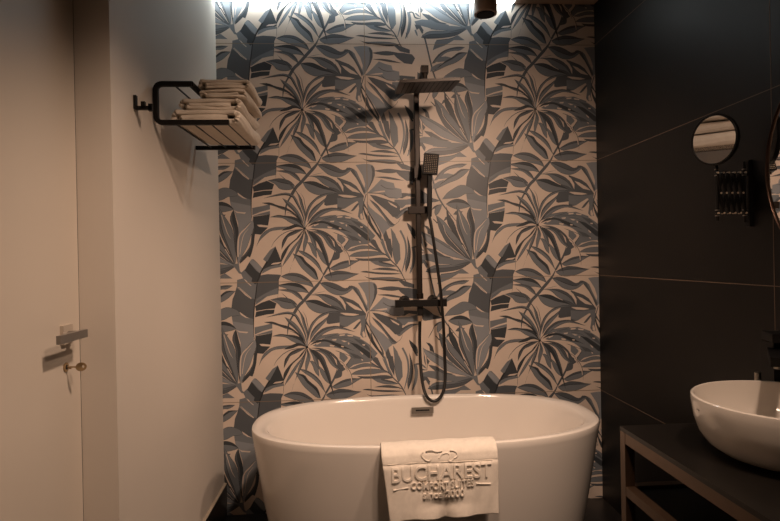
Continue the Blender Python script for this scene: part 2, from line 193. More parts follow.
def loft(bm, rings, close_ends=(False, False)):
    R = [[bm.verts.new(p) for p in r] for r in rings]; n = len(R[0])
    for A, Q in zip(R, R[1:]):
        for j in range(n): bm.faces.new((A[j], A[(j+1) % n], Q[(j+1) % n], Q[j]))
    if close_ends[0]: bm.faces.new(R[0][::-1])
    if close_ends[1]: bm.faces.new(R[-1])

# ------------------------------------------------------------------ room measures (metres)
WL, WR, CZ, FY = -1.944, 0.0, 2.58, -3.7      # left wall, right wall, ceiling, wall behind the camera
YC = -1.255                                    # corner of the door recess
XD = -2.041                                    # plane of the door

# ------------------------------------------------------------------ the printed tile wall
def build_back_wall():
    verts, faces, mats = [], [], []
    keys = 'clmgdkj'
    X0, X1, Z0, Z1 = WL, WR, 0.0, CZ
    def clip(poly):
        for ax, lim, sg in ((0, X0, 1), (0, X1, -1), (1, Z0, 1), (1, Z1, -1)):
            out = []
            for i in range(len(poly)):
                p, q = poly[i-1], poly[i]
                dp, dq = sg*(p[ax]-lim), sg*(q[ax]-lim)
                if dp*dq < 0:
                    t = dp/(dp-dq); out.append((p[0]+(q[0]-p[0])*t, p[1]+(q[1]-p[1])*t))
                if dq >= 0: out.append(q)
            poly = out
            if len(poly) < 3: return None
        return poly
    def add(poly, c, lay):
        inside = all(X0 <= p[0] <= X1 and Z0 <= p[1] <= Z1 for p in poly)
        if not inside:
            poly = clip(poly)
            if not poly: return
        k = len(verts)
        for p in poly: verts.append((p[0], -(1.5e-4+lay*3e-5 if lay else 0), p[1]))
        faces.append(list(range(k, k+len(poly)))); mats.append(keys.index(c))
    shapes = []                                  # (layer, colour, polygon) in tile-local metres
    def curve(P, n):
        Q = cat([(x, z, 0) for x, z in P], 5)
        L = [0]
        for a, b in zip(Q, Q[1:]): L.append(L[-1]+(b-a).length)
        out = []; j = 0
        for i in range(n+1):
            s = L[-1]*i/n
            while j < len(L)-2 and L[j+1] < s: j += 1
            t = (s-L[j])/max(1e-9, L[j+1]-L[j]); v = Q[j].lerp(Q[j+1], min(1, t)); out.append((v.x, v.y))
        return out
    def strip(A, Bc, c, lay):
        for i in range(len(A)-1):
            q = [A[i], A[i+1], Bc[i+1], Bc[i]]
            if i == 0: q = [A[0], A[1], Bc[1]]
            if i == len(A)-2: q = [A[i], A[i+1], Bc[i]]
            shapes.append((lay, c, q))
    for i, rec in enumerate(PAT.split('|')):
        w = rec.split(); kind, col, e, n = w[0], w[1], float(w[2]), int(w[3])
        I = [int(v)/2000 for v in w[4:]]; P = list(zip(I[::2], I[1::2])); lay = 2+2*i
        if kind == 'p': shapes.append((lay, col[0], P))
        elif kind == 's':
            A = curve(P, max(6, 3*len(P))); wd = e/2000/2; l, r = [], []
            for k, p in enumerate(A):
                a, b = A[max(0, k-1)], A[min(len(A)-1, k+1)]
                dx, dz = b[0]-a[0], b[1]-a[1]; ln = math.hypot(dx, dz) or 1
                t = k/(len(A)-1); ww = wd*(1 if t < .7 else 1-.75*(t-.7)/.3)
                l.append((p[0]-dz/ln*ww, p[1]+dx/ln*ww)); r.append((p[0]+dz/ln*ww, p[1]-dx/ln*ww))
            for k in range(len(A)-1): shapes.append((lay, col[0], [l[k], l[k+1], r[k+1], r[k]]))
        else:
            a = P[:n]; b = [a[0]]+P[n:][::-1]+[a[-1]]
            A, Q = curve(a, 14), curve(b, 14)
            strip(A, Q, col[0], lay)
            if len(col) > 1:
                Mx = [(p[0]*(1-e)+q[0]*e, p[1]*(1-e)+q[1]*e) for p, q in zip(A, Q)]
                strip(A, Mx, col[1], lay+1)
                Ml = [(p[0]*(1-e-.05)+q[0]*(e+.05), p[1]*(1-e-.05)+q[1]*(e+.05)) for p, q in zip(A, Q)]
                strip(Mx, Ml, 'k' if col[0] != 'l' else 'g', lay+1.2)
            if len(P) > 5:                       # darker printed edge
                dk = {'l': 'g', 'm': 'd', 'g': 'k', 'd': 'k', 'c': 'c'}[col[0]]
                for U, V in ((A, Q), (Q, A)):
                    T = []
                    for u, v in zip(U, V):
                        ln = math.hypot(u[0]-v[0], u[1]-v[1]) or 1; f = min(.3, .0016/ln)
                        T.append((u[0]+(v[0]-u[0])*f, u[1]+(v[1]-u[1])*f))
                    strip(U, T, dk, lay+1.5)
    # each shape lies just above the shapes it covers, so the whole print stays under a millimetre
    GX, GZ = 480, 240; grid = [[0]*GX for _ in range(GZ)]; level = {}; by = {}
    for lay, c, P in shapes: by.setdefault(lay, []).append(P)
    for lay in sorted(by):
        cells = set()
        for P in by[lay]:
            z0, z1 = min(p[1] for p in P), max(p[1] for p in P); k = 0
            while z0+k*.001 <= z1+.001:
                z = min(z0+k*.001, z1); k += 1; xs = []
                for i in range(len(P)):
                    a, b = P[i-1], P[i]
                    if min(a[1], b[1]) <= z <= max(a[1], b[1]):
                        xs.append(a[0] if a[1] == b[1] else a[0]+(b[0]-a[0])*(z-a[1])/(b[1]-a[1]))
                if not xs: continue
                xs.sort()
                prs = [(xs[0], xs[-1])] if len(xs) != 4 or len(P) == 4 else [(xs[0], xs[1]), (xs[2], xs[3])]
                for u, v in prs:
                    for gx in range(math.floor(u/.0025-.3), math.floor(v/.0025+.3)+1): cells.add((gx % GX, math.floor(z/.0025) % GZ))
        lv = 1+max((grid[gz][gx] for gx, gz in cells), default=0); level[lay] = lv
        for gx, gz in cells: grid[gz][gx] = lv
    shapes = [(level[lay], c, P) for lay, c, P in shapes]
    JZ = .565
    add([(X0, Z0), (X1, Z0), (X1, Z1), (X0, Z1)], 'c', 0)
    for cx in (-1.2*2, -1.2, 0, 1.2):
        for r in range(-2, 5):
            for lay, c, P in shapes:
                add([(x+cx, z+JZ+.6*r) for x, z in P], c, lay)
    top = max(level.values())+2; print('print layers', top)
    for r in range(0, 4):
        z = JZ+.6*r; add([(X0, z-.0013), (X1, z-.0013), (X1, z+.0013), (X0, z+.0013)], 'j', top)
    add([(-1.2014, Z0), (-1.1986, Z0), (-1.1986, Z1), (-1.2014, Z1)], 'j', top)
    # body of the wall behind the print
    k = len(verts)
    for x, y, z in [(x, y, z) for x in (X0-.15, X1+.15) for y in (.001, .15) for z in (-.05, Z1+.15)]: verts.append((x, y, z))
    for f in ((0, 1, 3, 2), (4, 6, 7, 5), (0, 4, 5, 1), (2, 3, 7, 6), (0, 2, 6, 4), (1, 5, 7, 3)):
        faces.append([k+i for i in f]); mats.append(0)
    me = bpy.data.meshes.new('wall_back'); me.from_pydata(verts, [], faces)
    for c in keys: me.materials.append(M['p'+c])
    me.polygons.foreach_set('material_index', mats)
    me.update()
    # every printed face looks into the room
    bm = bmesh.new(); bm.from_mesh(me)
    bad = [f for f in bm.faces if f.calc_center_median().y < .0005 and f.normal.y > 0]
    bmesh.ops.reverse_faces(bm, faces=bad)
    bm.to_mesh(me); bm.free()
    o = bpy.data.objects.new('wall_back', me); COL.objects.link(o); o['kind'] = 'structure'
build_back_wall()

# ------------------------------------------------------------------ other walls
def black_wall():
    bm = bmesh.new()
    box(bm, (0, FY-.1, -.05), (.12, 0, CZ+.1))
    for z in (.565, 1.165, 1.765, 2.365): box(bm, (-.0004, FY, z-.0012), (.001, 0, z+.0012), 1)
    for y in (-1.242, -2.442): box(bm, (-.0005, y-.0012, 0), (.001, y+.0012, CZ), 1)
    struct('wall_right', bm, [M['black_tile'], M['grout']])
black_wall()
bm = B(((WL-.097, YC, -.05), (WL, 0, CZ+.1)))
struct('wall_left', bm, M['wall'], bevel=.002)
struct('wall_entry', B(((WL-.2, FY, -.05), (WL, -2.14, CZ+.1)), ((WL-.2, -2.14, 2.12), (WL, YC, CZ+.1)), ((WL-.3, -2.16, -.05), (XD-.045, YC+.02, CZ))), M['wall'])
struct('wall_front', B(((WL-.2, FY-.12, -.05), (.12, FY, CZ+.1))), M['wall'])
struct('floor', B(((WL-.2, FY, -.1), (.0, 0, 0))), M['floor'])
struct('ceiling', B(((WL-.2, FY, CZ), (.1, .0, CZ+.1))), M['ceil'])
bm = bmesh.new(); box(bm, (WL, YC, 0), (WL+.012, 0, .158)); box(bm, (WL, YC, .158), (WL+.012, 0, .162), 1)
struct('baseboard_left', bm, [M['skirting'], M['seal']])
d = struct('door_1', B(((XD-.04, -2.12, .005), (XD, YC-.002, 2.11))), M['door'], bevel=.002)
# lever handle, plate, keyhole: parts of the door
bm = B(((XD, -1.362, 1.062), (XD+.009, -1.312, 1.112)))
link('handle_rose', bm, M['rose'], d, bevel=.0015)
bm = bmesh.new(); cyl(bm, (XD+.009, -1.337, 1.087), (XD+.046, -1.337, 1.087), .009)
box(bm, (XD+.041, -1.462, 1.077), (XD+.052, -1.322, 1.098))
h = link('door_handle', bm, M['lever'], d, bevel=.001)
bm = bmesh.new(); cyl(bm, (XD, -1.337, 1.0), (XD+.003, -1.337, 1.0), .0125)
k = link('keyhole_plate', bm, M['keym'], d, smooth=True)
bm = bmesh.new(); cyl(bm, (XD+.003, -1.337, 1.0), (XD+.0035, -1.337, 1.0), .006); link('keyhole', bm, M['dark'], k)
t = thing('key', 'small brass key with round bow sticking out of the keyhole below the door handle', 'key', (XD+.005, -1.337, 1.0))
bm = bmesh.new(); cyl(bm, (-.001, 0, 0), (.024, 0, 0), .0022, n=10); box(bm, (.003, -.0008, -.005), (.01, .0008, 0)); link('shaft', bm, M['keym'], t)
bm = bmesh.new()
for a, b in ((0, 1),):
    n = 28; o_, i_ = [], []
    for s in (-.0013, .0013):
        o_.append([bm.verts.new((.035+.0125*math.cos(2*PI*j/n), s+.003*math.cos(2*PI*j/n), .0115*math.sin(2*PI*j/n))) for j in range(n)])
        i_.append([bm.verts.new((.039+.0035*math.cos(2*PI*j/n), s+.003, .0035*math.sin(2*PI*j/n))) for j in range(n)])
    for j in range(n):
        q = (j+1) % n
        bm.faces.new((o_[0][j], o_[0][q], i_[0][q], i_[0][j])); bm.faces.new((o_[1][q], o_[1][j], i_[1][j], i_[1][q]))
        bm.faces.new((o_[0][j], o_[1][j], o_[1][q], o_[0][q])); bm.faces.new((i_[0][q], i_[1][q], i_[1][j], i_[0][j]))
link('bow', bm, M['keym'], t)

# ------------------------------------------------------------------ cove light along the top of the tile wall
t = thing('strip_light', 'glowing cool white linear strip light along the ceiling above the leaf-patterned wall', 'light', (-1.2, -.03, CZ))
link('diffuser', B(((WL-t.location.x+.002, -.022, -.0045), (-.43-t.location.x, .022, -.001))), M['led'], t)
bm = bmesh.new(); box(bm, (WL-t.location.x+.001, -.026, -.006), (1.198, -.022, 0)); box(bm, (-.43-t.location.x, -.022, -.006), (1.198, .022, 0))
link('profile', bm, M['housing'], t)

def downlight(x, y, z0, r, label, on, aim=None, power=0, size=70):
    t = thing('ceiling_spotlight', label, 'spotlight', (x, y, CZ), group='cylinder spotlights on the ceiling')
    bm = bmesh.new(); ht = min(.0, z0-CZ+.2)-.012*(z0-CZ+.2 > 0); cyl(bm, (0, 0, z0-CZ+.004), (0, 0, ht), r, n=48); link('housing', bm, M['housing'], t, smooth=True, bevel=.002)
    if ht < -.02:
        bm = bmesh.new(); cyl(bm, (0, 0, ht), (0, 0, 0), .008, n=16); link('stem', bm, M['housing'], t, smooth=True)
    bm = bmesh.new(); cyl(bm, (0, 0, -.012), (0, 0, 0), r*.9, n=48); link('ceiling_mount', bm, M['black'], t, smooth=True)
    bm = bmesh.new(); cyl(bm, (0, 0, z0-CZ), (0, 0, z0-CZ+.005), r*.8, n=48); link('lens', bm, M['lens' if on else 'dark'], t, smooth=True)
    if on:
        l = bpy.data.lights.new('spot_lamp', 'SPOT'); l.energy = power; l.color = WARM; l.spot_size = math.radians(size); l.spot_blend = .9; l.shadow_soft_size = SOFT
        o = bpy.data.objects.new('spot_lamp', l); COL.objects.link(o); o.location = (x, y, z0-.012)
        dv = Vector(aim)-o.location; o.rotation_euler = dv.to_track_quat('-Z', 'Y').to_euler()
    return t
downlight(-.634, -.25, 2.409, .053, 'brown cylindrical ceiling spotlight hanging in front of the strip light', False)
for L in LAMPS: downlight(*L)

# ------------------------------------------------------------------ bathtub
def oval(cx, cy, a, b, z, n=2.5, N=96):
    out = []
    for i in range(N):
        t = 2*PI*i/N; c, s = math.cos(t), math.sin(t)
        out.append((cx+a*abs(c)**(2/n)*(1 if c > 0 else -1), cy+b*abs(s)**(2/n)*(1 if s > 0 else -1), z))
    return out
TX, TY, TA, TB, TZ = -.984, -.49, .722, .385, .6
tub = thing('bathtub', 'white freestanding oval bathtub in front of the leaf-patterned wall', 'bathtub', (TX, TY, 0))
bm = bmesh.new(); R = []
for z, k in ((0, .105), (.01, .1), (.1, .079), (.2, .06), (.3, .042), (.4, .027), (.5, .012), (.57, .002), (.59, 0)): R.append(oval(0, 0, TA-k, TB-k*1.1, z))
for z, k in ((.597, .002), (.6, .007), (.6, .02), (.597, .026), (.588, .031), (.57, .037), (.5, .058), (.4, .085), (.3, .115), (.22, .15), (.17, .2), (.15, .27), (.148, .34)):
    R.append(oval(0, 0, TA-k-(.035*min(1, k/.035) if k > .02 else 0), TB-k, z))
loft(bm, R, (True, True)); link('shell', bm, M['acrylic'], tub, smooth=True)
bm = bmesh.new(); n = 8
box(bm, (-.053, -.004, -.0145), (.053, .004, .0145)); ov = link('overflow_plate', bm, M['steel'], tub, bevel=.001)
ov.location = (-.959-TX, -.176-TY, .539); ov.rotation_euler = (math.radians(-14), 0, 0)
bm = bmesh.new(); box(bm, (-.033, -.0048, -.0035), (.033, -.0035, .0035)); link('overflow_slot', bm, M['dark'], ov)

# ------------------------------------------------------------------ towel over the rim, with raised lettering
tw = thing('hanging_towel', 'cream terry towel with raised lettering draped over the front rim of the bathtub', 'towel', (-.985, -.87, .591))
TW0, TW1 = -.207, .207
def front_y(x, z):            # local surface of the hanging face
    d = max(0, -z); u = x/.207
    y = -.030-.012*min(1, d/.05)
    y += -.012*math.exp(-((u+.9)/.25)**2)*min(1, d/.2)
    w = max(0, (d-.13)/.13)
    y += w*(.024*math.exp(-((u-.06)/.13)**2)-.012*math.exp(-((u+.28)/.22)**2)-.012*math.exp(-((u-.42)/.2)**2))+.006*math.exp(-((u-.05)/.4)**2-((d-.185)/.02)**2)
    y += .0016*math.sin(9*u+14*z)+.001*math.sin(23*u-31*z)
    # crease under the sewn band
    y += .0035*math.exp(-((d-.041)/.004)**2)
    return y
def towel_bm():
    bm = bmesh.new(); NX, rows = 60, []
    prof = [(.075, -.055), (.07, -.03), (.062, -.008), (.05, .006), (.03, .012), (.008, .013), (-.014, .008), (-.026, -.003)]
    NZ = 46
    for i in range(NX+1):
        u = -1+2*i/NX; x = u*.207; col = []
        hang = .236+.012*math.cos(u*PI*1.1+PI)*-1*.5+.014*max(0, -u)**3+.006*max(0, u)**3-.006
        for y, z in prof: col.append((x*(1.0), y+.001*math.sin(7*u), z+.003*u+.0012*math.sin(11*u)))
        for k in range(1, NZ+1):
            z = -.006-(hang-.006)*k/NZ
            xx = x*(1-(.03 if u > 0 else .11)*k/NZ)+.004*k/NZ
            col.append((xx, front_y(x, z), z+.003*u))
        rows.append([bm.verts.new(p) for p in col])
    for a, b in zip(rows, rows[1:]):
        for j in range(len(a)-1): bm.faces.new((a[j], b[j], b[j+1], a[j+1]))
    return bm
bm = towel_bm(); cloth = link('cloth', bm, M['towel'], tw, smooth=True)
md = cloth.modifiers.new('thick', 'SOLIDIFY'); md.thickness = .008; md.offset = 1
md = cloth.modifiers.new('sub', 'SUBSURF'); md.levels = 1; md.render_levels = 1
def raised_text(name, s, x0, x1, ztop, h, raise_=.003, bold=.0, arc=0):
    cu = bpy.data.curves.new(name, 'FONT'); cu.body = s; cu.size = 1; cu.align_x = 'LEFT'; cu.extrude = 0; cu.resolution_u = 3; cu.offset = bold
    o = bpy.data.objects.new(name, cu); COL.objects.link(o); bpy.context.view_layer.update()
    me = bpy.data.meshes.new_from_object(o.evaluated_get(bpy.context.evaluated_depsgraph_get()))
    bpy.data.objects.remove(o); bpy.data.curves.remove(cu)
    bm = bmesh.new(); bm.from_mesh(me); bpy.data.meshes.remove(me)
    bmesh.ops.remove_doubles(bm, verts=bm.verts, dist=1e-5)
    xs = [v.co.x for v in bm.verts]; ys = [v.co.y for v in bm.verts]; a, b, c, d = min(xs), max(xs), min(ys), max(ys)
    bmesh.ops.triangulate(bm, faces=bm.faces)
    for _ in range(2):
        es = [e for e in bm.edges if e.calc_length() > .12]
        bmesh.ops.subdivide_edges(bm, edges=es, cuts=1); bmesh.ops.triangulate(bm, faces=bm.faces)
    base = list(bm.faces); r = bmesh.ops.extrude_face_region(bm, geom=base)
    topv = {v for v in r['geom'] if isinstance(v, bmesh.types.BMVert)}
    for v in bm.verts:
        u = (v.co.x-a)/(b-a); x = x0+(x1-x0)*u; z = ztop-h+(v.co.y-c)/(d-c)*h-arc*(1-(2*u-1)**2)
        out = raise_ if v in topv else -.002
        v.co = (x, front_y(x, z)-.0078-out, z+.003*x/.207)
    bmesh.ops.recalc_face_normals(bm, faces=bm.faces)
    es = [e for e in bm.edges if len(e.link_faces) == 2 and e.calc_face_angle(0) > 1.0 and any(v in topv for v in e.verts) and all(v in topv for v in e.verts)]
    if h > .04: bmesh.ops.bevel(bm, geom=es, offset=.0009, segments=2, affect='EDGES', clamp_overlap=True)
    return link(name, bm, M['towel'], tw, smooth=True)
raised_text('raised_lettering', 'BUCHAREST', -.172, .180, -.043, .053, .005, .008)
raised_text('raised_lettering', 'COMFORT SUITES', -.106, .116, -.098, .026, .006, .012, .005)
raised_text('raised_lettering', 'since 2000', -.064, .082, -.131, .027, .006, .012, .003)
def ridge(name, pts, r):
    bm = bmesh.new(); P = cat([(x, front_y(x, z)-.0085, z) for x, z in pts], 6)
    sweep(bm, P, r, n=10); link(name, bm, M['towel'], tw, smooth=True)
ridge('raised_line', [(-.168, -.124), (-.14, -.121), (-.115, -.119)], .0032)
ridge('raised_line', [(.124, -.115), (.148, -.117), (.176, -.118)], .0032)
ridge('sewn_band_edge', [(x, -.037+.002*x) for x in (-.185, -.1, 0, .1, .185)], .0016)
ridge('raised_emblem', [(-.06, -.0), (-.066, -.012), (-.055, -.026), (-.04, -.031), (-.033, -.024)], .0028)
ridge('raised_emblem', [(-.05, .002), (-.03, .004), (-.012, -.002), (.008, .0)], .0026)
ridge('raised_emblem', [(-.005, -.024), (.006, -.012), (.024, -.008), (.034, -.016), (.028, -.030), (.036, -.036), (.046, -.028)], .0028)
ridge('raised_emblem', [(.036, .0), (.054, -.004), (.062, -.018), (.05, -.026)], .0026)

# ------------------------------------------------------------------ shower set on the tile wall
PX = -.948
sh = thing('shower_column', 'dark shower column with square overhead shower mounted on the leaf-patterned wall', 'shower', (PX, 0, 1.05))
def L(p): return (p[0]-PX, p[1], p[2]-1.05)
bm = bmesh.new()
path = rounded([(0, -.06, .03), (0, -.06, 1.045), (0, -.40, 1.05)], .035, 8)
sweep(bm, path, .0132, square=True, up=(1, 0, 0)); link('riser_pipe', bm, M['brown'], sh)
bm = B(((-.02, -.012, .616), (.02, -.0, .68)), ((-.012, -.06, .63), (.012, -.0, .665)), ((-.017, -.077, .621), (.017, -.043, .681))); link('wall_bracket', bm, M['brown'], sh, bevel=.001)
bm = bmesh.new(); cyl(bm, (-.035, -.035, .6), (-.02, -.035, .6), .008); cyl(bm, (-.035, -.035, .6), (-.0, -.035, .625), .005); link('bracket_screw', bm, M['black'], sh, smooth=True)
# overhead shower plate
hd = bpy.data.objects.new('shower_head', None)
bm = bmesh.new(); box(bm, (-.129, -.127, -.006), (.129, .127, .006))
hd = link('shower_head', bm, M['brown'], sh, bevel=.002); hd.location = (-.941-PX+.001, -.40, 2.03-1.05); hd.rotation_euler = (math.radians(5.7), math.radians(-2.4), 0)
bm = bmesh.new()
for i in range(11):
    for j in range(11):
        cyl(bm, (-.105+.021*i, -.105+.021*j, -.0075), (-.105+.021*i, -.105+.021*j, -.006), .0022, n=6)
link('nozzles', bm, M['dark'], hd)
bm = bmesh.new(); cyl(bm, (0, -.40, .992), (0, -.40, 1.045), .0125); cyl(bm, (0, -.40, .986), (0, -.40, 1.0), .022); box(bm, (-.016, -.418, 1.034), (.016, -.382, 1.066))
link('swivel_joint', bm, M['brown'], sh, bevel=.001)
# thermostatic bar
bm = B(((-.12, -.09, -.0195), (.124, -.054, .0125))); bar = link('mixer_bar', bm, M['black'], sh, bevel=.003)
for x, w in ((-.112, .04), (.117, .04)):
    bm = B(((x-.014, -.093, -.0215), (x+.014, -.051, .0145))); link('control_knob', bm, M['black'], bar, bevel=.004)
for x in (-.074, .072):
    bm = bmesh.new(); cyl(bm, (x, -.008, .004), (x, -.0, .004), .028, n=32); cyl(bm, (x, -.055, .004), (x, -.008, .004), .018, .027, n=32)
    link('wall_flange', bm, M['black'], sh, smooth=True)
bm = bmesh.new(); cyl(bm, (0, -.06, .018), (0, -.06, .045), .018); link('riser_collar', bm, M['brown'], sh, smooth=True)
bm = bmesh.new(); box(bm, (-.014, -.072, -.075), (.014, -.048, -.015)); link('outlet', bm, M['black'], sh, bevel=.002)
bm = bmesh.new(); cyl(bm, (-.004, -.078, -.092), (-.004, -.078, -.066), .012, n=8); link('hose_nut', bm, M['brass'], sh)
# hand shower, slider
bm = B(((-.05, -.085, .444), (.062, -.035, .479))); sl = link('slider', bm, M['brown'], sh, bevel=.003)
bm = bmesh.new(); cyl(bm, (.045, -.1, .455), (.045, -.08, .455), .012); link('holder_socket', bm, M['black'], sl, smooth=True)
hs = thing('hand_shower', 'black square hand shower with small nozzles held on the right of the shower column', 'hand shower', (-.895, -.13, 1.60))
bm = bmesh.new(); box(bm, (-.037, -.008, -.052), (.037, .008, .052)); pl = link('spray_plate', bm, M['black'], hs, bevel=.004)
pl.location = (.003, -.012, .128); pl.rotation_euler = (math.radians(-10), math.radians(6), math.radians(-8))
bm = bmesh.new()
for i in range(7):
    for j in range(10): cyl(bm, (-.027+.009*i, -.0092, -.041+.0091*j), (-.027+.009*i, -.0078, -.041+.0091*j), .0018, n=8)
link('nozzles', bm, M['nozzle'], pl)
bm = bmesh.new(); sweep(bm, cat([(-.002, 0, .09), (-.002, .006, .04), (-.003, .012, -.04), (-.005, .017, -.125)], 5), .0115, square=True, up=(1, 0, 0)); link('handle', bm, M['black'], hs)
HOSE = [(-.9, -.11, 1.475), (-.893, -.112, 1.44), (-.885, -.115, 1.38), (-.868, -.115, 1.25), (-.853, -.118, 1.12), (-.846, -.12, 1.02), (-.841, -.12, .93), (-.838, -.118, .8), (-.839, -.135, .7), (-.85, -.155, .632), (-.874, -.165, .592), (-.907, -.168, .579),
        (-.937, -.164, .604), (-.952, -.142, .66), (-.957, -.112, .75), (-.956, -.084, .86), (-.952, -.08, .965)]
bm = bmesh.new(); sweep(bm, cat(HOSE, 8), .0078, n=12)
o = link('shower_hose', bm, M['hose'], hs, smooth=True); o.matrix_parent_inverse = Matrix.Translation(-hs.location)

# ------------------------------------------------------------------ towel rack on the left wall
RY0, RY1, RZ = -.92, -.405, 1.747
rk = thing('towel_rack', 'black metal two-level towel rack fixed to the pale wall', 'towel rack', (WL, -.66, RZ))
def RL(x, y, z): return (x-WL, y+.66, z-RZ+.03*(y-RY0))
for y in (RY0, RY1):
    bm = bmesh.new()
    if y == RY0: sweep(bm, rounded([RL(-1.691, y, RZ), RL(-1.933, y, RZ), RL(-1.933, y, 1.878), RL(-1.812, y, 1.878)], .024, 6), .0085, square=True, up=(0, 1, 0))
    else:
        sweep(bm, [RL(-1.691, y, RZ), RL(-1.941, y, RZ)], .0085, square=True, up=(0, 1, 0)); sweep(bm, [RL(-1.812, y, 1.878), RL(-1.941, y, 1.878)], .0085, square=True, up=(0, 1, 0))
    link('end_frame', bm, M['black'], rk)
bm = bmesh.new(); sweep(bm, [RL(-1.816, RY0-.004, 1.878), RL(-1.816, RY1, 1.878)], .0085, square=True); link('upper_rail', bm, M['black'], rk)
for x, z in ((-1.875, RZ), (-1.815, RZ), (-1.757, RZ), (-1.7, RZ), (-1.875, 1.878)):
    bm = bmesh.new(); cyl(bm, RL(x, RY0, z), RL(x, RY1, z), .0032, n=10); link('shelf_wire', bm, M['black'], rk, smooth=True)
# folded towels
def folded(x0, x1, z0, h, y0, y1, label, seed, tilt=0):
    w = x1-x0; th = h/2.5; r = random.Random(seed)
    t = thing('folded_towel', label, 'towel', (x0, (y0+y1)/2, z0), group='folded cream towels on the rack')
    T, Mi, Bo = h-th/2, h/2, th/2
    pts = [(w-h*.95, Mi+.001), (w*.5, Mi), (.22*w, Mi)]
    for k in range(1, 5):
        a = PI/2+PI*k/5; pts.append((.17*w+(Mi-Bo)/2*math.cos(a), (Mi+Bo)/2+(Mi-Bo)/2*math.sin(a)))
    pts += [(.24*w, Bo), (.5*w, Bo-.0005), (w-h*.6, Bo)]
    for k in range(1, 8):
        a = -PI/2+PI*k/8; pts.append((w-h*.5+(h/2-th/2)*math.cos(a), h/2+(h/2-th/2)*math.sin(a)))
    pts += [(w-h*.6, T), (.6*w, T+.001), (.3*w, T)]
    for k in range(0, 6):
        a = PI/2+PI*.8*k/5; pts.append((h*.5+(h/2-th/2)*math.cos(a), h/2+(h/2-th/2)*math.sin(a)))
    P = cat([(a, b, 0) for a, b in pts], 4)
    bm = bmesh.new(); NY = 26; L_ = (y1-y0)
    rings = []
    es = [0, .0015, .004, .008, .014]; vv = [q/L_ for q in es]+[.014/L_+(1-.028/L_)*q/20 for q in range(1, 20)]+[1-q/L_ for q in es[::-1]]; NY = len(vv)-1
    for k, v in enumerate(vv):
        y = -L_/2+L_*v; e = min(v, 1-v)*L_; rd = .45+.55*math.sqrt(1-(1-e/.014)**2) if e < .014 else 1
        ring_a, ring_b = [], []
        for i, p in enumerate(P):
            q = (P[min(i+1, len(P)-1)]-P[max(i-1, 0)]).normalized(); nx, nz = -q.y, q.x
            tt = th*.47*rd*(1+.12*math.sin(i*.33+seed)+.08*math.sin(v*9+i*.21+seed)+.05*math.sin(i*1.1+v*17))
            ox = .0025*math.sin(v*6+seed+i*.1); oz = .0018*math.sin(v*8+i*.16+seed*2)
            yy = y+.004*math.sin(i*.35+seed)+.003*math.sin(i*.9+seed)
            ring_a.append((p.x+nx*tt+ox, yy, max(.0015, p.y+nz*tt+oz))); ring_b.append((p.x-nx*tt+ox, yy, max(.0015, p.y-nz*tt+oz)))
        rings.append(ring_a+ring_b[::-1])
    loft(bm, rings)
    vs = list(bm.verts); n = len(rings[0]); bm.verts.ensure_lookup_table()
    for base in (0, NY*n):
        for i in range(n//2-1):
            bm.faces.new((bm.verts[base+i], bm.verts[base+i+1], bm.verts[base+n-2-i], bm.verts[base+n-1-i]))
    o = link('folded_cloth', bm, M['folded'], t, smooth=True); t.rotation_euler = (.03, 0, 0)
    return t
folded(-1.893, -1.655, 1.7515, .052, -.90, -.46, 'cream folded towel at the bottom of the stack on the rack wires', 1)
folded(-1.868, -1.656, 1.8045, .042, -.885, -.50, 'cream folded towel second from the bottom of the rack stack', 2)
folded(-1.802, -1.634, 1.846, .031, -.885, -.55, 'cream folded towel just under the topmost one on the rack', 5)
folded(-1.802, -1.622, 1.8775, .032, -.885, -.61, 'topmost cream folded towel of the stack on the rack', 7)
# hook
hk = thing('wall_hook', 'small black wall hook with two upright pegs beside the towel rack', 'hook', (WL, -1.085, 1.755))
link('back_plate', B(((0, -.008, -.006), (.008, .008, .036))), M['black'], hk, bevel=.002)
link('arm', B(((.006, -.006, -.008), (.054, .006, .003))), M['black'], hk, bevel=.002)
for x, a, b in ((.028, -.004, .017), (.05, -.012, .01)):
    link('peg', B(((x-.006, -.006, a), (x+.006, .006, b))), M['black'], hk, bevel=.003)

# ------------------------------------------------------------------ vanity
VZ, VX, VY = .78, -.523, -1.31
VE = -2.55
va = thing('vanity_stand', 'black-topped vanity stand on a bronze square-tube frame against the black wall', 'vanity', (-.26, -1.9, 0))
def V(x, y, z): return (x+.26, y+1.9, z)
def vbox(x0, x1, y0, y1, z0, z1): return (V(x0, y0, z0), V(x1, y1, z1))
link('countertop', B(vbox(VX, -.002, VE, VY, VZ-.012, VZ)), M['top'], va, bevel=.0015)
s = .026
bm = B(vbox(VX+.001, VX+.001+s, VE, VY-.001, VZ-.043, VZ-.0125), vbox(-.03, -.004, VE, VY-.001, VZ-.043, VZ-.0125), vbox(VX+.004, -.004, VY-.001-s, VY-.001, VZ-.043, VZ-.0125), vbox(VX+.004, -.004, VE, VE+s, VZ-.043, VZ-.0125),
       vbox(VX+.02, -.02, VE+.02, VY-.02, VZ-.017, VZ-.011))
link('top_frame', bm, M['frame'], va)
bm = B(vbox(VX+.001, VX+.001+s, VE, VY-.001, .59, .616), vbox(-.03, -.004, VE, VY-.001, .59, .616), vbox(VX+.004, -.004, VY-.001-s, VY-.001, .59, .616))
link('lower_frame', bm, M['frame'], va)
for x in (VX+.001, -.004-s):
    for y in (VY-.001-s, VE):
        link('leg', B(vbox(x-.0008, x+s+.0008, y-.0008, y+s+.0008, 0, VZ-.0127)), M['frame'], va, bevel=.001)
link('shelf', B(vbox(VX+.03, -.01, VE+.01, VY-.03, .595, .607)), M['top'], va)

